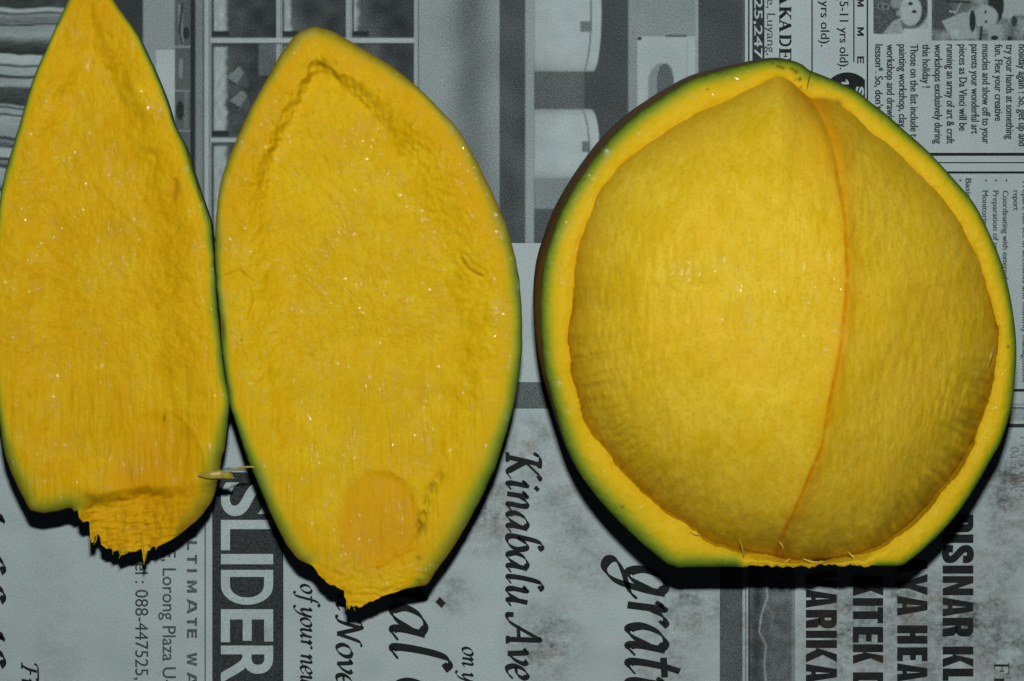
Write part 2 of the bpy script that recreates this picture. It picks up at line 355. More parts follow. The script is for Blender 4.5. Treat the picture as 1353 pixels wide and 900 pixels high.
# --- pen lettering: broad-nib strokes (x-height 1)
PEN = {
 'i': (.50, [[(.02,.75),(.17,.98),(.22,.85),(.2,.25),(.3,.02),(.5,.2)], ([(.22,1.36),(.36,1.54)], .19)]),
 'n': (.95, [[(0,.75),(.15,.97),(.2,.8),(.2,0)], [(.2,.5),(.42,.92),(.6,.97),(.67,.75),(.65,.2),(.73,.02),(.95,.22)]]),
 'a': (.95, [[(.68,.9),(.45,1.0),(.18,.8),(.06,.38),(.2,.03),(.42,.15),(.66,.65)], [(.72,1.0),(.67,.55),(.66,.18),(.76,.02),(.98,.2)]]),
 'b': (.85, [[(.62,1.55),(.45,1.72),(.28,1.55),(.2,1.0),(.17,.2),(.35,0),(.62,.15),(.74,.55),(.62,.95),(.42,.92),(.2,.5)]]),
 'l': (.55, [[(.62,1.55),(.45,1.72),(.28,1.55),(.2,.9),(.2,.2),(.3,.02),(.52,.2)]]),
 'u': (.97, [[(0,.78),(.14,.98),(.19,.8),(.17,.25),(.28,.02),(.46,.12),(.68,.6)], [(.72,1.0),(.68,.25),(.78,.02),(.98,.2)]]),
 'v': (.80, [[(0,.8),(.14,.98),(.24,.6),(.33,.03)], [(.33,.03),(.6,.4),(.72,.8),(.6,1.0)]]),
 'e': (.72, [[(.12,.42),(.45,.5),(.6,.78),(.45,1.0),(.2,.82),(.07,.4),(.22,.02),(.48,.05),(.7,.28)]]),
 'o': (.80, [[(.4,1.0),(.15,.78),(.07,.38),(.25,.02),(.5,.1),(.68,.5),(.62,.88),(.4,1.0)]]),
 'g': (.98, [[(.68,.9),(.45,1.0),(.18,.8),(.06,.38),(.2,.03),(.42,.15),(.66,.65)], [(.72,1.0),(.66,.4),(.5,-.3),(.2,-.6),(-.1,-.52),(-.12,-.3),(.2,-.12),(.75,.05),(.98,.25)]]),
 'r': (.72, [[(0,.75),(.15,.97),(.2,.8),(.2,0)], [(.2,.5),(.38,.88),(.58,1.0),(.7,.9)]]),
 't': (.60, [[(.34,1.38),(.24,.9),(.2,.22),(.32,.02),(.58,.2)], [(-.02,.95),(.58,.98)]]),
 'f': (.60, [[(.85,1.55),(.7,1.72),(.48,1.45),(.36,.6),(.26,-.3),(.1,-.6),(-.12,-.5)], [(.08,.95),(.65,.97)]]),
 'y': (.85, [[(0,.78),(.14,.98),(.2,.8),(.2,.25),(.34,.03),(.58,.35),(.7,.7)], [(.74,1.0),(.68,.3),(.5,-.3),(.22,-.6),(-.05,-.5)]]),
 'w': (1.15,[[(0,.8),(.14,.98),(.2,.8),(.2,.2),(.32,.02),(.5,.25),(.58,.97)], [(.58,.97),(.55,.2),(.68,.02),(.9,.35),(1.02,.78),(.9,1.0)]]),
 'K': (1.15,[[(-.15,1.3),(0,1.58),(.25,1.62),(.5,1.58)], [(.34,1.6),(.27,1.0),(.2,0)], [(-.02,.02),(.42,.02)], [(1.02,1.5),(.9,1.62),(.7,1.4),(.28,.85)], [(.3,.88),(.62,.38),(.9,.03),(1.18,.2)]]),
 'A': (1.25,[[(-.32,.32),(-.28,.05),(-.1,.02),(.15,.3),(.72,1.62)], [(.6,1.6),(.74,1.55),(.84,.7),(.92,.02)], [(.75,.02),(1.12,.02)], [(.2,.55),(.86,.58)]]),
 'N': (1.30,[[(-.2,.02),(.05,.02),(.2,.5),(.3,1.55)], [(.02,1.5),(.16,1.62),(.34,1.5),(.84,.02)], [(.84,.02),(1.0,1.1),(1.12,1.52),(1.35,1.6)]]),
 'F': (1.0, [[(.42,1.5),(.36,.6),(.2,.03)], [(-.02,.02),(.42,.02)], [(-.1,1.25),(.02,1.52),(.25,1.6),(.95,1.6),(.98,1.4)], [(.3,.85),(.72,.86)]]),
 'C': (1.2, [[(1.1,1.35),(.9,1.6),(.5,1.5),(.15,1.0),(.1,.45),(.4,.02),(.8,.1),(1.1,.4)]]),
 'd': (.95, [[(.68,.9),(.45,1.0),(.18,.8),(.06,.38),(.2,.03),(.42,.15),(.66,.65)], [(.85,1.6),(.72,1.55),(.66,.18),(.76,.02),(.98,.2)]]),
 's': (.62, [[(.55,.9),(.35,1.0),(.18,.8),(.4,.5),(.45,.2),(.25,.0),(.02,.1)]]),
}
def catmull(pts, sub=7):
    p = [np.array(q, float) for q in pts]; p = [2*p[0]-p[1]] + p + [2*p[-1]-p[-2]]; out = []
    for i in range(1, len(p) - 2):
        a, b, c, d = p[i-1:i+3]
        for t in np.arange(sub) / sub: out.append(.5 * (2*b + (c-a)*t + (2*a-5*b+4*c-d)*t*t + (3*b-a-3*c+d)*t**3))
    out.append(p[-2]); return np.array(out)
def strokes_to_mesh(strokes, nib, tmin, shear):
    V = []; F = []; Z = []; n = 0
    for k, st in enumerate(strokes):
        w = None
        if isinstance(st, tuple): st, w = st
        q = catmull(st) if len(st) > 2 else np.array([np.array(st[0]) + (np.array(st[1]) - np.array(st[0])) * t for t in (0, .5, 1.)], float)
        q = q.copy(); q[:, 0] += shear * q[:, 1]
        T = np.gradient(q, axis=0); T /= np.linalg.norm(T, axis=1)[:, None] + 1e-9
        N = np.stack([-T[:, 1], T[:, 0]], -1)
        hw = (np.abs(N @ np.array(nib)) + tmin) / 2 if w is None else np.full(len(q), w / 2)
        a = q + N * hw[:, None]; b = q - N * hw[:, None]; m = len(q)
        V += [a, b]; Z += [k] * (2 * m)
        F += [[n+i, n+i+1, n+m+i+1, n+m+i] for i in range(m - 1)]; n += 2 * m
    return np.vstack(V), F, np.array(Z)
def pen(s, xb, y0, y1, xh, nib=(.17, .12), tmin=.05, shear=.14, ink=.98, name='pen_lettering', gap=.02):
    V = []; F = []; Z = []; n = 0; adv = 0.0
    for ch in s:
        if ch == ' ': adv += .45; continue
        wd_, st = PEN[ch]; v_, f, z = strokes_to_mesh(st, nib, tmin, shear)
        v_ = v_ + [adv, 0]; V.append(v_); F += [[i+n for i in q] for q in f]; Z.append(z); n += len(v_); adv += wd_ + gap
    v_ = np.vstack(V); Z = np.concatenate(Z); u = v_[:, 0]
    u = (u - u.min()) / (u.max() - u.min()) * (y1 - y0) + y0
    px = xb + v_[:, 1] * xh; z0 = next_z(); LAYER[0] += 2; X, Y = xy(px, u)
    return print_mesh(name, np.stack([X, Y, z0 + Z * 2.5e-6], -1), F, ink)
SERIF = {
 'A': [([(.08,.02),(.44,.98)],.09), ([(.40,1.0),(.80,0)],.25), ([(.22,.34),(.62,.34)],.09), ([(-.04,.025),(.26,.025)],.08), ([(.60,.025),(1.0,.025)],.08)],
 'K': [([(.2,0),(.2,1)],.25), ([(.0,.025),(.42,.025)],.08), ([(0,.975),(.42,.975)],.08), ([(.82,.96),(.28,.45)],.08), ([(.42,.58),(.86,.02)],.25), ([(.64,.975),(1,.975)],.08), ([(.66,.025),(1.05,.025)],.08)],
 'D': [([(.2,0),(.2,1)],.25), ([(0,.025),(.5,.025)],.08), ([(0,.975),(.5,.975)],.08), ([(.45,.97),(.75,.85),(.86,.5),(.75,.15),(.45,.03)],.16)],
 'E': [([(.2,0),(.2,1)],.25), ([(0,.025),(.85,.025)],.09), ([(0,.975),(.82,.975)],.09), ([(.25,.52),(.6,.52)],.09), ([(.82,0),(.85,.28)],.08), ([(.80,1.0),(.82,.74)],.08), ([(.6,.38),(.6,.66)],.08)],
 'F': [([(.2,0),(.2,1)],.13), ([(0,.025),(.42,.025)],.05), ([(0,.975),(.82,.975)],.06), ([(.25,.52),(.6,.52)],.06), ([(.80,1.0),(.82,.74)],.05), ([(.6,.38),(.6,.66)],.05)],
 '1': [([(0,.62),(.35,.95)],.2), ([(.4,1.0),(.4,0)],.28)],
 'r': [([(.2,0),(.2,.66)],.12), ([(0,.025),(.42,.025)],.05), ([(.02,.64),(.2,.64)],.05), ([(.22,.4),(.38,.62),(.58,.6)],.10)],
}
def serif(spec, x0, x1, ink=.98, name='headline'):
    V = []; F = []; Z = []; n = 0
    for ch, a, b in spec:
        v_, f, z = strokes_to_mesh(SERIF[ch], (0, 0), 0, 0)
        u = v_[:, 0]; u = (u - u.min()) / (u.max() - u.min()) * (b - a) + a
        V.append(np.stack([x0 + v_[:, 1]*(x1-x0), u], -1)); F += [[i+n for i in q] for q in f]; Z.append(z); n += len(v_)
    q = np.vstack(V); z0 = next_z(); LAYER[0] += 4; X, Y = xy(q[:, 0], q[:, 1])
    return print_mesh(name, np.stack([X, Y, z0 + np.concatenate(Z) * 2.5e-6], -1), F, ink)

# --- halftone pictures: tones composed as an array, printed on a fine sheet
def bl(b): return ((b/255 + .055)/1.055)**2.4
def tone_to_ink(b): return np.clip((bl(158) - bl(np.clip(b, 20, 158))) / (bl(158) - bl(33)), 0, .95)
class Picture:
    def __init__(s, x0, y0, x1, y1, step, base):
        s.x = np.arange(x0, x1 + .01, step); s.y = np.arange(y0, y1 + .01, step)
        s.X, s.Y = np.meshgrid(s.x, s.y); s.b = np.full(s.X.shape, float(base))
    def mask(s, m, b): s.b = s.b * (1 - m) + b * m
    def rect(s, x0, y0, x1, y1, b, e=1.2, k=0.0):
        X = s.X - k * (s.Y - y0)
        s.mask(smooth(x0-e/2, x0+e/2, X) * (1 - smooth(x1-e/2, x1+e/2, X)) * smooth(y0-e/2, y0+e/2, s.Y) * (1 - smooth(y1-e/2, y1+e/2, s.Y)), b)
    def ell(s, cx, cy, rx, ry, b, e=.12):
        r = np.hypot((s.X-cx)/rx, (s.Y-cy)/ry); s.mask(1 - smooth(1-e, 1+e, r), b)
    def poly(s, pts, b):
        ins = np.zeros(s.X.shape, bool); p = pts
        for (xa, ya), (xb, yb) in zip(p, p[1:] + p[:1]):
            if ya == yb: continue
            c = ((ya > s.Y) != (yb > s.Y)) & (s.X < (xb-xa)*(s.Y-ya)/(yb-ya) + xa); ins ^= c
        s.mask(ins.astype(float), b)
    def stroke(s, pts, w, b):
        d, _ = dist_line(s.X, s.Y, pts); s.mask(1 - smooth(w*.35, w*.8, d), b)
    def add(s, v): s.b = s.b + v
    def build(s, name):
        z = next_z(); b = s.b
        k = np.pad(b, 1, mode='edge'); b = (k[:-2,1:-1] + k[2:,1:-1] + k[1:-1,:-2] + k[1:-1,2:] + 4*k[1:-1,1:-1]) / 8
        X, Y = xy(s.X, s.Y); v = np.stack([X, Y, X*0 + z], -1).reshape(-1, 3)
        return print_mesh(name, v, [f[::-1] for f in grid_faces(len(s.y), len(s.x), False)], tone_to_ink(b).ravel())

p = Picture(-40, -40, 985.5, 322, 1.3, 78)
# folded cloth on shelves
wob = 4 * perlin(p.X/60, p.Y/70, 3) + 1.6 * perlin(p.X/22, p.Y/26, 4)
fold = np.array([(-40,70),(8,62),(10,150),(14,150),(17,70),(19,130),(24,108),(32,105),(33,50),(35,128),(48,140),(58,70),(70,48),(72,165),(82,150),(84,60),(86,145),(95,140),(98,45),(101,140),(110,140),(113,75),(136,58),(139,150),(142,60),(144,140),(150,140),(152,45),(154,150),(180,128),(183,50),(186,120),(193,70),(196,150),(206,150),(210,48),(213,125),(220,60),(223,145),(245,130),(252,60),(256,140),(322,110)])
p.mask(1.0 * (p.X < 135), np.interp(p.Y + wob * smooth(140, 60, p.X) - .02*p.X, fold[:, 0], fold[:, 1]) + 10 * perlin(p.X/14, p.Y/3, 8))
p.rect(120, -40, 190, 322, 58, 8)
p.rect(189, -40, 231, 322, 128, 2); p.rect(206, 66, 231, 322, 158, 1.5)
p.rect(231, -40, 252, 322, 84, 1.5)
for y in (61, 119, 172, 230): p.rect(231, y, 252, y+2, 130)
p.rect(235, 6, 241, 60, 112, 2, .03); p.stroke([(241,5),(237,40),(240,58)], 2, 50); p.ell(246, 44, 4, 8, 45); p.ell(238, 146, 5, 12, 38); p.rect(243, 122, 249, 170, 100); p.ell(239, 90, 3, 14, 112)
p.rect(252, -40, 258, 322, 40, 1.5); p.rect(258, -40, 270, 322, 112, 1.5); p.rect(268, -40, 270, 322, 80); p.rect(270, -40, 279, 322, 148, 1.5); p.rect(276, -40, 277.5, 322, 95)
# pigeon-hole shelf
p.rect(279, -40, 548, 322, 62, 1)
for r, (ya, yb) in enumerate(((-40, 50), (57, 182), (188, 322))):
    for c_, (xa, xb) in enumerate(((280, 365), (373, 457), (465, 547))):
        sh = 18 * smooth(.75, .1, (p.X - xa)/(xb - xa)) + 14 * perlin(p.X/22 + c_*9, p.Y/22 + r*7, 20)
        m = (p.X > xa) & (p.X < xb) & (p.Y > ya) & (p.Y < yb); p.b = np.where(m, 58 + sh, p.b)
        wv_ = 3 * perlin(p.Y/11, p.Y*0 + c_*3 + r, 30)
        wdt = (20, 12, 9)[c_]
        mm_ = smooth(xa+2, xa+3.5, p.X) * (1 - smooth(xa+wdt-4, xa+wdt+3, p.X + wv_)) * smooth(ya+4, ya+6, p.Y) * (1 - smooth(yb-9, yb-7, p.Y))
        p.mask(mm_, 142 + 14*perlin(p.X/5, p.Y/13, 31))
        p.mask(((p.X > xa) & (p.X < xa+22) & (p.Y > yb-9) & (p.Y < yb-2)) * .8, 42)
for dx, dy in ((0, 0), (4, 31)):
    p.poly([(299+dx,102+dy),(316+dx,88+dy),(323+dx,96+dy),(312+dx,114+dy)], 108); p.stroke([(300+dx,104+dy),(312+dx,112+dy)], 1.5, 45); p.poly([(312+dx,112+dy),(323+dx,96+dy),(330+dx,116+dy)], 76)
p.mask(((p.X > 342) & (p.X < 366) & (p.Y > 57) & (p.Y < 100)) * .5, 120)
for xa in (365, 457): p.rect(xa, -40, xa+8, 322, 140, 1.5); p.rect(xa+5, -40, xa+6, 322, 100, 1)
p.rect(279, 50, 548, 57, 150, 1.5); p.rect(279, 182, 548, 188, 150, 1.5); p.rect(279, 57, 548, 58.5, 60, 1)
p.rect(547, -40, 554, 322, 138, 1.5); p.rect(552, -40, 553.5, 322, 80, 1)
# panel, dark door edge
g = 132 - 34 * np.exp(-((p.X-622)/26)**2) * (1 - .25*smooth(60, 220, p.Y)) - 10*smooth(120, 300, p.Y) + 5*perlin(p.X/40, p.Y/60, 40)
m = (p.X > 554) & (p.X < 660); p.b = np.where(m, g, p.b)
m = (p.X >= 660) & (p.X < 694); p.b = np.where(m, 74 + 10*perlin(p.X/30, p.Y/50, 41), p.b)
p.rect(694, -40, 706, 322, 132, 2)
# dark recess with round bins
p.rect(706, -40, 772, 322, 86, 1.5); p.rect(772, -40, 830, 322, 70, 3)
def bin_(y0, y1, xr):
    cy = (y0+y1)/2; hh = (y1-y0)/2
    xe = xr - 12 + 12*np.sqrt(np.clip(1 - ((p.Y-cy)/hh)**2, 0, 1))
    e = np.abs((p.Y-cy)/hh)
    m = smooth(705, 707, p.X) * (1 - smooth(0, 1.6, p.X - xe)) * (1 - smooth(.975, 1.01, e))
    p.mask(m, 156 - 26*e**6 - 8*smooth(40, 0, p.X-706) + 5*perlin(p.X/20, p.Y/20, 44))
    d = np.abs(p.X - (xe - 13)); p.mask((1-smooth(.6, 1.8, d)) * (e < .97), 112)
bin_(-60, 95, 794); p.rect(767, 28, 782, 42, 104, 1.2); bin_(144, 237, 791); p.rect(769, 187, 780, 201, 100, 1.2)
p.rect(706, 236, 790, 276, 118, 5); p.rect(706, 277, 800, 322, 78, 3)
p.rect(830, -40, 842, 322, 122, 1.5); p.rect(842, -40, 922, 48, 124, 2); p.rect(842, 48, 919, 322, 152, 1.5)
p.ell(845, 51, 2.5, 2, 25); p.rect(880, 46.5, 907, 48.5, 60, 1); p.rect(907, 50, 908, 110, 135, 1)
m = (np.hypot((p.X-873)/17, (p.Y-112)/28) < 1) | ((abs(p.X-873) < 17) & (p.Y > 112)); p.b = np.where(m, 122, p.b)
m = (np.hypot((p.X-879)/11, (p.Y-108)/24) < 1) | ((abs(p.X-879) < 11) & (p.Y > 108)); p.b = np.where(m, 90, p.b)
p.rect(919, 0, 923, 322, 140, 2); p.rect(923, -40, 986, 322, 72, 1.5); p.rect(980, -40, 986, 322, 84, 2)
p.add(5 * perlin(p.X/60, p.Y/60, 50))
p.build('printed_photo')

p = Picture(1154, -30, 1226, 46, .9, 146)       # small cut-out picture of a doll
p.poly([(1154,-30),(1200,-30),(1200,8),(1190,24),(1180,28),(1165,46),(1154,44)], 76)
p.add(14 * perlin(p.X/4, p.Y/4, 60) * (p.X < 1190) * (p.b < 100))
for a in ((1164,8),(1170,9)): p.ell(*a, 5, 4.5, 125); p.ell(*a, 3.3, 3, 70)
p.ell(1184, 4, 8, 7, 135); p.ell(1187, 18, 3, 4, 140)
p.ell(1208, 10, 18, 26, 66); p.poly([(1189,27),(1204,34),(1212,36),(1194,43)], 95); p.ell(1203, 14, 15, 20, 150, .08); p.ell(1203, 5, 3, 2, 40); p.ell(1208, 15.5, 3, 2, 40); p.add(9*perlin(p.X/5, p.Y/5, 64) - 16*smooth(1196, 1186, p.X)*(p.b > 120))
p.mask(((p.Y > 45) | ((p.X > 1194) & (p.Y > 38))) * 1.0, 158)
p.build('printed_photo')
p = Picture(1231, -30, 1400, 54, .9, 112)       # small picture of children at a table
p.add(30 * perlin(p.X/14, p.Y/14, 61) + 16 * perlin(p.X/4, p.Y/4, 62))
p.rect(1231, -30, 1262, 40, 72, 8); p.rect(1325, -30, 1400, 20, 140, 6); p.ell(1316, 6, 10, 24, 40)
p.ell(1270, 6, 14, 10, 92); p.poly([(1244,28),(1268,18),(1285,16),(1292,50),(1258,52)], 138); p.ell(1302, 22, 17, 15, 140); p.ell(1302, 16, 1.5, 2, 50); p.ell(1303, 29, 1.5, 2, 50)
p.ell(1285, 28, 4, 14, 45); p.stroke([(1297,36),(1295,54)], 3, 55); p.ell(1262, 44, 5, 5, 150); p.stroke([(1263,18),(1270,2)], 2, 130); p.ell(1332, 20, 8, 5, 140); p.ell(1340, 28, 4, 7, 60); p.rect(1306, 32, 1324, 54, 135, 4); p.ell(1314, 50, 5, 3, 50); p.ell(1334, 52, 3, 4, 45); p.stroke([(1252,2),(1282,3)], 2, 50); p.stroke([(1255,15),(1262,16)], 2, 150)
p.build('printed_photo')
p = Picture(991, 740, 1051, 960, .9, 96)        # strip of a dark picture beside the rules
p.add(-26 * np.exp(-((p.X-1000)/7)**2) + 16 * perlin(p.X/12, p.Y/16, 63))
p.stroke([(1013,770),(1014,790),(1006,812),(1003,835),(1012,852),(1010,880),(1018,960)], 2.4, 140); p.stroke([(1013,800),(1022,812),(1018,835)], 1.6, 118)
p.rect(1046, 740, 1052, 960, 120, 2)
p.build('printed_photo')

# --- bands and rules
rect('tint_band', -40, 505, 1085, 540, tone_to_ink(88.)); rect('tint_band', 951, 746, 981, 960, tone_to_ink(86.))
rect('rule', 988.6, 322, 991, 960, .9); rect('rule', 984.6, 322, 986, 960, .55)
rect('rule', 988.3, -40, 990.4, 203, .92); rect('price_strip', 994, -40, 1010, 210, .93)
rect('rule', 1072, -60, 1073.8, 200); rect('rule', 1127.3, -60, 1129, 82); rect('rule', 1145, -60, 1147, 200)
rect('rule', 1000, 202, 1500, 206); rect('rule', 1000, 214.3, 1500, 215.8); rect('rule', 1000, 226.5, 1500, 229.5)
rect('rule', 1250, 514, 1500, 517.5); rect('rule', 1250, 538, 1500, 540, .8); rect('tint_band', 1250, 540, 1500, 556, .28); rect('rule', 1250, 560, 1500, 565, .93)
rect('tint_band', 1250, 533, 1500, 536, .35)
rect('rule', 270.3, 620, 272, 960, .78); rect('headline_panel', 280.5, 624, 374.5, 960, tone_to_ink(56.)); rect('rule', 281, 618, 380, 622, .5)
# --- left advertisement
letters([('S',637,682),('L',687,727),('I',732,745.5),('D',753,799),('E',805,848.5),('R',853,903)], 292, 361, .018, 0.0)
for ch, a, b in [('U',699,710),('L',715,727),('T',733,745),('I',752,756),('M',767,783),('A',791,811),('T',816,827),('E',831,843),('W',862,880),('A',888,906)]:
    heavy([(ch, a, b)], 247, 260.5, 4.0, .78)
line('E, Lorong Plaza U-', 215, 727, 904, 17.5, .006, .82); line('el : 088-447525,', 179, 744, 898, 17, 0, .88)
pen('Fr', 29, 875, 912, 13.5); pen('of your new', 397.5, 771, 910, 14.5); pen('n Nove', 445, 784, 908, 20.5)
pen('ial C', 517, 776, 960, 45); pen('on y', 611, 854, 902, 14); pen('Kinabalu', 670, 597, 801, 27, (.2, .14)); pen('Ave', 670, 808, 899, 27, (.2, .14)); pen('gratu', 829, 733, 935, 50, (.19, .14))
pen('d f bdl fl', -42, 640, 960, 28)
# --- right advertisement in heavy condensed capitals
heavy([('V',752,778),('A',779,802.5),('R',805.5,829.5),('I',833,842.5),('K',845.5,875),('A',877,901)], 1064.5, 1105.5, 10.2)
heavy([('K',762,787),('I',790,800),('T',802,823),('E',828,848.5),('K',851,876.5),('D',888,911)], 1126.5, 1166.5, 10.2)
heavy([('A',735,757),('Y',758,786),('A',787,813),('H',826,850),('E',855,873),('A',876,900)], 1185, 1225, 10.2)
heavy([('D',680,703),('I',706,717),('S',720,743.5),('I',747,757.5),('N',761,786),('A',789,814),('R',816,840.5),('K',854,881),('L',883,899)], 1245, 1285.5, 10.2)
serif([('F',875,891),('r',893,907)], 1313, 1333)
# --- top right notices
line('25,247', 996.5, -2, 78, 10.5, .012, 0.0); line('re, Luyang,', 1013, -8, 73, 11, 0, .8)
serif([('A',-13,7),('K',9,27),('A',26,43),('D',46,61.5),('E',64,80)], 1029.5, 1045)
line('5 yrs old).', 1084, -12, 62, 11.5, .002); line('(5-11 yrs old).', 1109, -3, 92, 11.5, .002)
for ch, a, b in (('M',-1,9),('M',36.5,47.5),('E',75,84)): heavy([(ch, a, b)], 1132, 1141, 2.2)
c = [(1119 + 33*math.cos(t), 130 + 34*math.sin(t)) for t in np.linspace(0, 2*math.pi, 48, endpoint=False) if 1119 + 33*math.cos(t) <= 1145]
poly('black_disc', c, .98); serif([('1',105,112)], 1111, 1121, 0.0); letters([('S',115,127)], 1130, 1141, .04, 0.0)
for s, xb, y1 in [('holiday again ! So, get up and',1345,193),('try your hands at something',1328.5,184),('fun. Flex your creative',1313.5,160),('muscles and show off to your',1297,190),('parents your wonderful art',1282.5,177),('pieces as Da Vinci will be',1266.5,173),('running an array of art & craft',1250,190),('workshops exclusively during',1234,190),('this holiday !',1218,116),('Those on the list include t-shirt',1202,206),('painting workshop, clay making,',1187,206),('workshop and drawing for fun',1171,200),("lesson*. So, don't miss it now",1155.5,205)]:
    line(s, xb, 59, y1, 10.5, .010, .92)
for s, xb, y0, y1 in [('Basic',1275,236,262),('Monitoring of cash flow',1297,252,360),('Preparation of payroll lists',1311,252,372),('Coordinating with external',1324,252,368),('report',1338,252,278),('Prepare full set of accounts and monthly management',1350,240,505)]:
    line(s, xb, y0, y1, 7.6, .008 if s == 'Basic' else 0.0, .85)
for x in (1267, 1301, 1314, 1328): rect('bullet', x, 237.5, x+2, 239.5)
line('900 as 60', 1334, 648, 590, 12, 0, .22); line('SpiritHT', 1347, 655, 570, 12, 0, .22)

# ------------------------------------------------------------------ mango pieces
def fibre(name, pts, r, mat, parent, flat=.35):
    """a tapering torn strand through px points (x, y, height)"""
    q = catmull(pts, 6); w = P(q[:, 0], q[:, 1], q[:, 2]); n = len(w); k = 7
    T = np.gradient(w, axis=0); T /= np.linalg.norm(T, axis=1)[:, None]
    A = np.cross(T, [0, 0, 1]); A /= np.linalg.norm(A, axis=1)[:, None] + 1e-9; Bn = np.cross(A, T)
    rr = r * (.10 + .90*np.sin(np.linspace(.30, math.pi - .05, n))) * (1 + .08*RNG.randn(n))
    th = np.linspace(0, 2*math.pi, k, endpoint=False)
    v = w[:, None] + rr[:, None, None] * (A[:, None]*np.cos(th)[None, :, None] + flat*Bn[:, None]*np.sin(th)[None, :, None])
    f = grid_faces(n, k) + [list(range(k)), list(range((n-1)*k, n*k))[::-1]]
    o = mesh_obj(name, v.reshape(-1, 3), f, mat, parent)
    o.matrix_parent_inverse = parent.matrix_world.inverted()
    return o

def set_base(root, o): o.matrix_parent_inverse = root.matrix_world.inverted()

def slice_piece(label, outline, centre, h, mat, height, colours, grp, torn):
    N, M = 1100, 140
    q = resample(outline, N); c = np.array(centre, float)
    tm = torn(q[:, 0], q[:, 1])                                     # knife wobble, and ragged pulp where it was torn
    dr_ = q - c; dr_ /= np.linalg.norm(dr_, axis=1)[:, None]; ii = np.arange(N)
    q = q + dr_ * ((.7*perlin(ii/9, ii*0 + .5, 7) + .5*perlin(ii/30, ii*0 + .5, 9)) * (1-tm) + tm*(1.5*perlin(ii/2.3, ii*0 + .5, 5) + 2.2*perlin(ii/7, ii*0 + .5, 6)))[:, None]
    t = np.linspace(0, 1, M)**1.15; t = t[:-1]
    px = c[0] + (q[None, :, 0]-c[0])*(1-t[:, None]); py = c[1] + (q[None, :, 1]-c[1])*(1-t[:, None])
    s = dist_poly(px, py, q[::2])
    z = height(px, py, s, h)
    V = P(px, py, z).reshape(-1, 3); cz = height(np.array([c[0]]), np.array([c[1]]), np.array([s.max()]), h)
    V = np.vstack([V, P(np.array([c[0]]), np.array([c[1]]), cz)])
    F = grid_faces(M-1, N); last = len(V)-1; b = (M-2)*N
    F += [[b+j, b+(j+1) % N, last] for j in range(N)]
    F = [f[::-1] for f in F]
    e, orr, ol = colours(px, py, s)
    att = {'edge': np.r_[e.ravel(), e.max()], 'orange': np.r_[orr.ravel(), orr[-1, 0]], 'olive': np.r_[ol.ravel(), ol[-1, 0]]}
    base = P(c[:1], c[1:], np.zeros(1))[0]
    root = empty('mango_slice', tuple(base), label, 'mango slice', grp); bpy.context.view_layer.update()
    fl_ = mesh_obj('flesh', V, F, mat, root, att); set_base(root, fl_)
    # skin: from the rim round under the piece down to where it rests
    rim = V[:N]; K = 34; a = np.linspace(0, math.pi/2, K)[:, None]
    cc = base[:2]
    r = np.cos(a)**.75 + .012*np.sin(2*a)
    zz = rim[None, :, 2]*(1 - np.sin(a))
    sv = np.stack([cc[0] + (rim[None, :, 0]-cc[0])*r, cc[1] + (rim[None, :, 1]-cc[1])*r, zz], -1)
    so = mesh_obj('skin', sv.reshape(-1, 3), grid_faces(K, N), M_SKIN, root); set_base(root, so)
    return root

def texture_z(x, y, seed, lo=420, hi=560):
    peb = fbm(x/11, y/11, seed, 3); stk = fbm(x/8, y/55, seed+9, 3); k = smooth(lo, hi, y)
    return .00026 * (peb*(1-.7*k) + stk*(.1 + .8*k)) + .0005*fbm(x/70, y/70, seed+20, 2)

# --- slice with its tip out at the top of the page
OUT1 = [(120,-34),(104,-26),(90,0),(63,60),(43,107),(27,160),(13,207),(2,250),(-6,310),(-10,380),(-10,450),(-7,510),(0,560),(4,590),(10,612),(23,643),(33,662),(40,673),(49,676),(60,677),(78,674),(92,671),
        (99,676),(102,674),(105,683),(110,689),(115,688),(118,692),(119,701),(121,716),(124,716),(127,707),(132,708),(134,719),(140,723),(147,724),(150,729),(156,729),(159,734),(166,731),(172,729),(180,729),(187,726),(189,735),(190,744),(192,736),(194,728),(198,729),(201,723),(207,724),(213,720),
        (233,709),(252,694),(267,680),(280,660),(287,637),(293,604),(297,590),(302,547),(303,525),(298,500),(293,465),(290.5,435),(287,408),(284,360),(281,315),(277,287),(263,247),(247,197),(230,163),(220,130),(200,83),(180,43),(150,0),(136,-26)]
def hz1(x, y, s, h):
    n = fbm(x/40, y/40, 70, 3)
    w = 40 + 25*smooth(100, 400, y)
    cav = .0036*smooth(22, 22+w, s + 8*n) * smooth(760, 560, y)
    z = h - cav + texture_z(x, y, 71)*smooth(2, 16, s)
    hil = np.hypot((x-208)/66, (y-642)/100 + .03*n)
    z = z - .0006*(1 - smooth(.80, 1.06, hil)) + .0002*np.exp(-((hil-1.02)/.05)**2)*(y < 640)
    m = smooth(100, 126, x + 6*n) * smooth(646, 668, y + .12*(x-150) + 6*n) * (1 - .75*smooth(190, 265, x))
    z = z - .0050*m + m*.0009*fbm(x/22, y/5 + x/30, 75, 3)
    d, sg = dist_line(x, y, [(250,205),(262,238),(266,262)]); z = z - .0011*np.exp(-(d/3.0)**2)
    d, sg = dist_line(x, y, [(228,262),(232,240)]); z = z - .0009*np.exp(-(d/4.5)**2)
    d, sg = dist_line(x, y, [(60,435),(90,438),(125,432)]); z = z - .0003*np.exp(-(d/4)**2)
    return z - .0002*np.exp(-s/2.5)
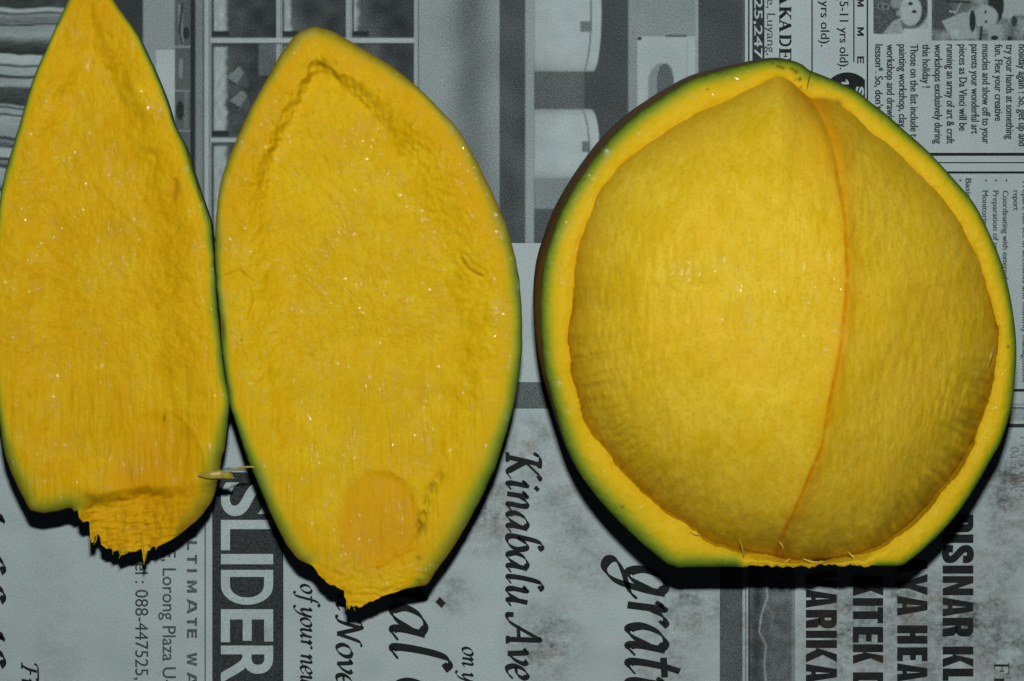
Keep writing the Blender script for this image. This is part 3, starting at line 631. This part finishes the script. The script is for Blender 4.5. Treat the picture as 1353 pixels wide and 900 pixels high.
def col1(x, y, s):
    n = fbm(x/60, y/60, 81, 2)
    g = 8 + 16*smooth(520, 640, y)*(1 - smooth(100, 60, s)*0) + 4*smooth(200, 300, x) - 1.5*smooth(300, 100, y) + 3*n
    torn = smooth(96, 104, x)*smooth(664, 690, y + .1*(x-100))*(1 - smooth(215, 240, x))
    g = g*(1-torn) + 1.2*torn
    e = s/np.maximum(g*.78, 1.2) + torn*1.6
    hil = np.hypot((x-208)/70, (y-642)/102 + .03*n)
    o = .30*(1 - smooth(.6, 1.12, hil + .2*n))*(1-.6*torn) + .22*smooth(60, -20, y) + .4*np.exp(-((x-232)/9)**2 - ((y-252)/14)**2) + .14*smooth(520, 660, y)
    d, sg = dist_line(x, y, [(250,205),(262,238),(270,268)])
    ol = .30*torn*smooth(.0, .6, fbm(x/7, y/16, 85, 3)) + .8*np.exp(-(d/2.2)**2) + .5*np.exp(-((x-120)/13)**2 - ((y-656)/7)**2) + .8*np.exp(-((x-217)/1.8)**2 - ((y-553)/5)**2) + .15*np.exp(-((x-232)/7)**2 - ((y-250)/9)**2)  # includes a painted shadow at the step beside the torn end
    return e, np.clip(o, 0, 1), np.clip(ol, 0, 1)
s1 = slice_piece('long pointed mango slice torn along its lower end, over the folded-cloth photo', OUT1, (140, 395), .031, M_SLICE1, hz1, col1, 'mango slices cut from the cheek', lambda x, y: smooth(97, 104, x)*smooth(668, 682, y)*(1-smooth(205, 222, x)))

# --- slice beside it with a deeper scooped face
OUT2 = [(420,36),(408,37),(398,41),(388,49),(370,73),(357,97),(340,127),(323,160),(310,190),(299,217),(291,243),(287,273),(284.5,310),(284.5,350),(287.5,393),(292,433),(294,467),(299,500),(304.5,537),(317,577),(326,602),(340,637),(357,677),(373,710),(385,728),(394,738),(403,743),(413,747),(420,757),(427,767),(433,771),(440,772),(448,777),(454,782),(455,790),(458,796),(459,801),(462,804),(464,800),(467,803),(470,800),(473,802),(483,797),(493,793),(506,788),(520,783),(535,778),(550,775),(561,773),(567,768),(577,753),(604,715),(632,665),(654,619),(665,585),(673,560),(681,527),(687,487),(690,450),(688,393),(683,350),(671,303),(661,277),(647,247),(630,213),(610,177),(587,150),(560,123),(527,95),(493,72),(460,53),(440,42)]
def hz2(x, y, s, h):
    n = fbm(x/26, y/26, 90, 3); n2 = fbm(x/9, y/9, 93, 2)
    top = smooth(420, 180, y)
    w = 20 + 50*(1-top); s0 = 38 - 8*smooth(330, 450, y) - 6*smooth(520, 600, x)*top; w = w - 6 + 30*smooth(430, 560, x)*top + 10*smooth(-.3, .5, n)*top
    k = smooth(s0, s0+w, s + 6*n + 2.5*n2*top)
    fade = smooth(760, 520, y)
    z = h - (.0044*top + .0046*(1-top))*k*fade
    z = z + texture_z(x, y, 95)*smooth(2, 16, s)*(1 + .5*top*k)
    z = z + .0006*np.exp(-((s + 6*n - s0 + 2)/7)**2)*top*smooth(.0, .6, n2)
    for cx, cy, rx, ry in ((500,690,57,70),):
        hil = np.hypot((x-cx)/rx, (y-cy)/ry + .05*n)
        z = z - .0008*(1 - smooth(.82 - .25*smooth(490, 450, x) - .3*smooth(690, 740, y), 1.05, hil + .10*n)) + .0003*np.exp(-((hil-1.0)/.06)**2)*smooth(650, 630, y)*smooth(475, 500, x)
    d, sg = dist_line(x, y, [(580,632),(568,652),(560,675),(553,700)]); z = z - .0013*np.exp(-(d/6)**2)*(.7 + .9*n2)
    d, sg = dist_line(x, y, [(500,748),(520,735),(545,722)]); z = z + .0008*np.exp(-(d/3)**2)*(.6+n2)
    d, sg = dist_line(x, y, [(612,340),(622,354),(637,362)]); z = z + .0006*np.exp(-(d/2.2)**2) - .0005*np.exp(-((d-4)/3)**2)
    d, sg = dist_line(x, y, [(300,366),(316,358),(332,372),(338,395),(330,420)]); z = z - .0007*np.exp(-(d/3.5)**2)
    z = z - .0008*smooth(720, 790, y)*np.maximum(fbm(x/16, y/7, 97, 3), -.3)
    return z - .0002*np.exp(-s/2.5)
def col2(x, y, s):
    n = fbm(x/60, y/60, 101, 2)
    right = smooth(450, 620, x)
    g = 11 + 7*right*smooth(100, 350, y) + 9*smooth(520, 640, y) + 5*smooth(130, 60, y) + 3*n
    torn = smooth(400, 415, x)*smooth(735, 760, y + .1*(x-400))*(1 - smooth(520, 556, x))
    g = g*(1-torn) + 1.2*torn
    e = s/np.maximum(g*.78, 1.2) + torn*1.6
    hil = np.hypot((x-500)/60, (y-690)/72 + .05*n)
    o = .36*(1 - smooth(.75, 1.08, hil + .12*n)) + .22*smooth(60, 30, s)*smooth(420, 250, y) + .2*smooth(640, 760, y)
    d, sg = dist_line(x, y, [(580,632),(566,655),(560,675),(555,710)])
    ol = .5*np.exp(-(d/8)**2)*smooth(-.5, .6, fbm(x/14, y/22, 104, 3)) + .7*np.exp(-((x-553)/3.5)**2 - ((y-737)/3)**2) + .9*np.exp(-((x-319)/1.3)**2 - ((y-449)/2)**2) + .35*np.exp(-((x-425)/16)**2 - ((y-84)/5)**2)  # last spot paints the shadow line under the hollow's top edge
    ol = ol + 1.0*np.exp(-((x-294)/4)**2 - ((y-436)/16)**2)  # shade of the gap where the slices touch, painted onto the flesh
    d, sg = dist_line(x, y, [(612,340),(622,354),(637,362)]); ol = ol + .35*np.exp(-(d/2)**2)
    return e, np.clip(o, 0, 1), np.clip(ol, 0, 1)
s2 = slice_piece('broad leaf-shaped mango slice with a hollowed face and rounded green tip', OUT2, (488, 410), .031, M_SLICE2, hz2, col2, 'mango slices cut from the cheek', lambda x, y: smooth(405, 425, x)*smooth(745, 768, y)*(1-smooth(480, 540, x)))
fibre('fibre', [(262,627,.0312),(275,628,.0316),(290,627,.0312),(303,629,.0300),(309,632,.0290)], .0015, M_FIBG, s1, .3)
fibre('fibre', [(302,624,.0302),(310,620,.0305),(322,617.5,.0308),(333,617,.0310),(341,619,.0306)], .00038, M_FIBG, s1, .5)
for (xa, ya, xb, yb) in [(119,694,118,722),(128,707,124,720),(160,728,157,738),(190,724,190,747),(147,722,149,733),(205,716,206,727)]:
    fibre('fibre', [(xa, ya-6, .0272),(xa, ya, .0268),((xa+xb)/2+1, (ya+yb)/2, .026),(xb, yb, .0255)], .00022, M_FIB, s1)
for (xa, ya, xb, yb) in [(458,792,458,806),(466,797,469,807),(476,797,478,803)]:
    fibre('fibre', [(xa, ya-8, .0295),(xa, ya, .0292),((xa+xb)/2, (ya+yb)/2, .029),(xb, yb, .0286)], .0002, M_FIB, s2)

# --- the half with the stone in it
C = (1028, 425); N = 1100
RIM = [(1021,78),(1043,80),(1060,86),(1071,94),(1090,101.5),(1110,110),(1134,122),(1151,136),(1173,153),(1200,177),(1228,202),(1263,240),(1289,272),(1309,312),(1325,352),(1335,392),(1341,432),(1343,464),(1341,500),(1337,536),(1324,580),(1309,608),(1284,651),(1256,690),(1220,726),(1197,744),(1191,747),(1180,748),(1149,747.5),(1120,748),(1090,747.5),(1060,748),(1024,748),(980,749),(940,749),(908,749.5),(897,750),(888,747),(878,742),(842,712),(803,673),(772,634),(750,594),(733,540),(721,493),(715.5,450),(714,400),(718.5,350),(730,310),(745,272),(770,230),(800,190),(830,160),(862,136),(890,118),(919,102.5),(957,91.5),(987,84)]
INN = [(1025,104),(1040,108),(1057,121),(1076,131),(1108,141),(1129,157),(1147,176),(1173,194),(1200,219),(1222,241),(1261,288),(1289,336),(1305,384),(1315,420),(1319,452),(1313,500),(1299,548),(1282,598),(1256,639),(1227,674),(1195,703),(1163,725),(1131,735),(1085,741),(1050,741),(1024,737),(978,729),(939,718),(918,704),(900,690),(870,670),(819,619),(777,565),(767,539),(755,497),(751,442),(757,400),(762,343),(781,287),(798,249),(832,211),(870,185),(912,158),(964,134),(1000,116)]
th, ro = by_angle(RIM, C, N); _, ri = by_angle(INN, C, N)
ct, st_ = np.cos(th), np.sin(th)
H = .041
nz = fbm(np.cos(th)*9 + 20, np.sin(th)*9 + 20, 120, 4); ri = ri + 2.5*nz + .7*perlin(th*60, th*0 + .5, 126)
bot = smooth(970, 1000, C[0] + ro*ct)*(1 - smooth(1140, 1165, C[0] + ro*ct))*(st_ > 0)
ro = ro + bot*(3.5*perlin(th*30 + .3, th*0 + 3.4, 127) + 1.6*perlin(th*75, th*0 + 3, 128))
NR = 60; NG = 26
k = np.linspace(0, 1, NR)[:, None]; rr = ro*(1-k) + ri*k
px = C[0] + rr*ct; py = C[1] + rr*st_; s = (ro - rr)*np.ones_like(k)
z = H + .0002*fbm(px/12, py/12, 130, 3) + .0005*np.sin(np.pi*k) - .0008*k**6 - .0002*np.exp(-s/2.5) - .0035*smooth(.35, 1, k)*bot
g = np.linspace(0, 1, NG)[1:, None]                                      # inner wall dropping into the groove
rg = ri*np.ones_like(g) - 22*g**1.2; shal = smooth(.35, -.35, st_); zg = z[-1:] - (.016 - .0085*shal)*np.sin(g*np.pi/2)
pxg = C[0] + rg*ct; pyg = C[1] + rg*st_
zg = zg + .0006*fbm(pxg/14, pyg/14, 133, 3)*g
PX = np.vstack([px, pxg]); PY = np.vstack([py, pyg]); Z = np.vstack([z, zg])
V = P(PX, PY, Z); rows = NR + NG - 1
gw = 11 + 8.5*smooth(.3, -.6, ct) + 5*smooth(.1, .8, st_)*smooth(.2, -.5, ct) + 3*fbm(ct*4+9, st_*4+9, 140, 2) + 3*smooth(-.7, -.95, st_)
gw = gw*(1-bot) + 2.0*bot
sE = np.vstack([s, (ro - rg)*np.ones_like(g)])
gw2 = np.clip(dist_poly(px, py, np.stack([C[0]+ro*ct, C[1]+ro*st_], -1)[::3]), 0, 1e9)
sE = np.vstack([gw2, gw2[-1:] + 8*g])
edge = sE/np.maximum(gw*.86, 1.5) + bot*1.5
ogr = np.vstack([.15*smooth(.7, 1, k)*np.ones_like(th), (.15 + .10*g)*np.ones_like(th)])
spots = np.zeros_like(PX)
for (a, b, rx, ry) in [(1021,84,3,1.5),(1030,88,5,2),(1034,90,3,2),(1046,91,2,2),(1052,95,3,3),(1057,104,1.6,3),(1049,93,2,2),(1332,458,2,2),(935,118,1.6,1.4),(822,670,2,2),(845,705,1.5,1.5),(772,632,2.5,1.5)]:
    spots = np.maximum(spots, np.exp(-((PX-a)/rx)**2 - ((PY-b)/ry)**2))
spots = spots + .6*np.exp(-((PX-1088)/16)**2 - ((PY-134)/5)**2) + .55*np.exp(-((PX-1107)/6)**2 - ((PY-138)/7)**2)
spots = spots + .5*np.exp(-((PX-1046)/26)**2 - ((PY-112)/9)**2)*smooth(-.1, .4, fbm(PX/9, PY/9, 150, 2))
half = empty('mango_half', tuple(P(np.array([float(C[0])]), np.array([float(C[1])]), np.zeros(1))[0]), 'round mango half with a thick green rim and the domed stone still inside', 'mango half')
bpy.context.view_layer.update()
o = mesh_obj('flesh_rim', V.reshape(-1, 3), [f[::-1] for f in grid_faces(rows, N)][:], M_HALF, half, {'edge': edge, 'orange': ogr, 'olive': np.clip(spots, 0, 1)}); set_base(half, o)
# skin: bulges below the rim, flat across the cut stem end
rim = V[0]; K = 44; a = np.linspace(0, math.pi/2, K)[:, None]
cc = np.array(half.location[:2]); rim_r = np.hypot(rim[:, 0]-cc[0], rim[:, 1]-cc[1])
wob = 1 + .012*fbm(ct*3 + 5, st_*3 + 5, 160, 2)
r = (np.cos(a)**.62 + .052*np.sin(2*a)**.8*wob*smooth(.9, -.3, st_)*(1 + .75*smooth(.2, -.7, ct)))
sv = np.stack([cc[0] + (rim[None, :, 0]-cc[0])*r, cc[1] + (rim[None, :, 1]-cc[1])*r, rim[None, :, 2]*(1 - np.sin(a))], -1)
sv[..., 1] = np.maximum(sv[..., 1], np.minimum(rim[None, :, 1], (450-748.5)*W*(D-H)/D) * np.ones_like(a))
o = mesh_obj('skin', sv.reshape(-1, 3), grid_faces(K, N), M_SKINB, half); set_base(half, o)
# the stone: a dome wrapped in fibrous flesh, with a seam along its keel
SEAM = [(1062,112),(1068,125),(1085,154),(1099,187),(1105,218),(1109,240),(1117,288),(1120,352),(1118,400),(1111,460),(1099,520),(1086,592),(1071,626),(1053,669),(1030,716),(1024,740)]
NS, MS = 1000, 190
th2, rs = by_angle(INN, C, NS); c2, s2_ = np.cos(th2), np.sin(th2)
gap = 0 + 6*np.exp(-((th2-.85)/.35)**2) + 1*np.exp(-((th2-2.0)/.5)**2) - 5*smooth(.1, -.6, s2_)
rs = rs - gap + 2.0*fbm(c2*8 + 3, s2_*8 + 3, 170, 3)
t = np.linspace(0, 1, MS)[:, None]; rho = np.sin((1-t)*math.pi/2)**.9; rho[-1] = 0
sx = C[0] + rs*rho*c2; sy = C[1] + rs*rho*s2_
d, sg = dist_line(sx, sy, SEAM); sd = d*sg
topm = smooth(330, 130, sy)
base_z = .0315 + .0062*smooth(.35, -.35, s2_); zb = base_z + (.073 - base_z)*np.clip(1 - rho**2.45, 0, 1)**.62
zb = zb + .0026*np.exp(-d/34)*smooth(1.0, .8, rho) - .0016*np.exp(-(d/7)**2)*topm - .0004*np.exp(-(d/2.2)**2) 
zb = zb - .0060*smooth(0, 210, sx - np.interp(sy, [q[1] for q in SEAM], [q[0] for q in SEAM]))*(1-rho**3)*1.1
side = smooth(.72, 1.0, rho)
zb = zb + .00022*fbm(sx/9, sy/26, 180, 3) + .0008*fbm(sx/80, sy/110, 185, 2)
ang = th2[None, :]*np.ones_like(t)
zb = zb + side*(.0010*fbm(ang*22, rho*9, 190, 3))*smooth(-.3, .5, s2_)
zb = zb + .0003*fbm((sx+sy*.25)/9, (sy-sx*.35)/60, 195, 3)*smooth(1160, 1260, sx)*smooth(-.3, .5, fbm(sx/70, sy/70, 197, 2))
V = P(sx, sy, zb).reshape(-1, 3)
oo = np.clip((.95*np.exp(-(d/2.9)**2)*(.75 + .6*fbm(sx/20, sy/14, 200, 3)))*smooth(150, 280, sy) + .26*np.exp(-((sd+5)/10)**2)*(.7 + .8*fbm(sx/25, sy/30, 203, 2)) + .16*np.exp(-(d/17)**2)*(sg > 0 if False else 1) + .35*np.exp(-(d/30)**2)*topm + .10*smooth(.9, 1, rho) + .08*smooth(560, 720, sy)*smooth(.6, 1, rho), 0, 1)
ol = np.clip(.38*smooth(.80, .99, rho)*smooth(.05, .5, np.sin(ang))*smooth(-.2, .6, np.cos(ang))*(.7 + fbm(ang*26, rho*7, 210, 2)), 0, 1)  # olive striations plus painted shading toward the groove at lower right
stone = mesh_obj('stone', V, [f[::-1] for f in grid_faces(MS, NS)], M_SEED, half, {'edge': np.full(sx.shape, 4.0), 'orange': oo, 'olive': ol}); set_base(half, stone)
# torn strands round the groove
for pts, r, mt in [([(976,712,.046),(981,724,.044),(982,738,.041),(978,746,.040)], .0006, M_FIB), ([(1026,712,.046),(1034,722,.045),(1034,732,.042)], .0008, M_FIB), ([(1044,738,.040),(1038,743,.0395),(1031,749,.039)], .0008, M_FIB),
                   ([(1120,729,.040),(1128,737,.041),(1129,746,.040)], .0006, M_FIB), ([(1060,738,.039),(1075,743,.039),(1090,742,.038)], .0008, M_FIB),
                   ([(1306,486,.041),(1309,472,.043),(1314,455,.042)], .0010, M_FIBG), ([(912,702,.0418),(918,706,.0418),(926,707,.0420)], .0004, M_FIB)]:
    fibre('fibre', pts, r*.5, mt, half)
fibre('hair', [(1066,118,.0425),(1068,108,.0430),(1070,100,.0425),(1072,94,.0415)], .00014, M_HAIR, half, 1.0)
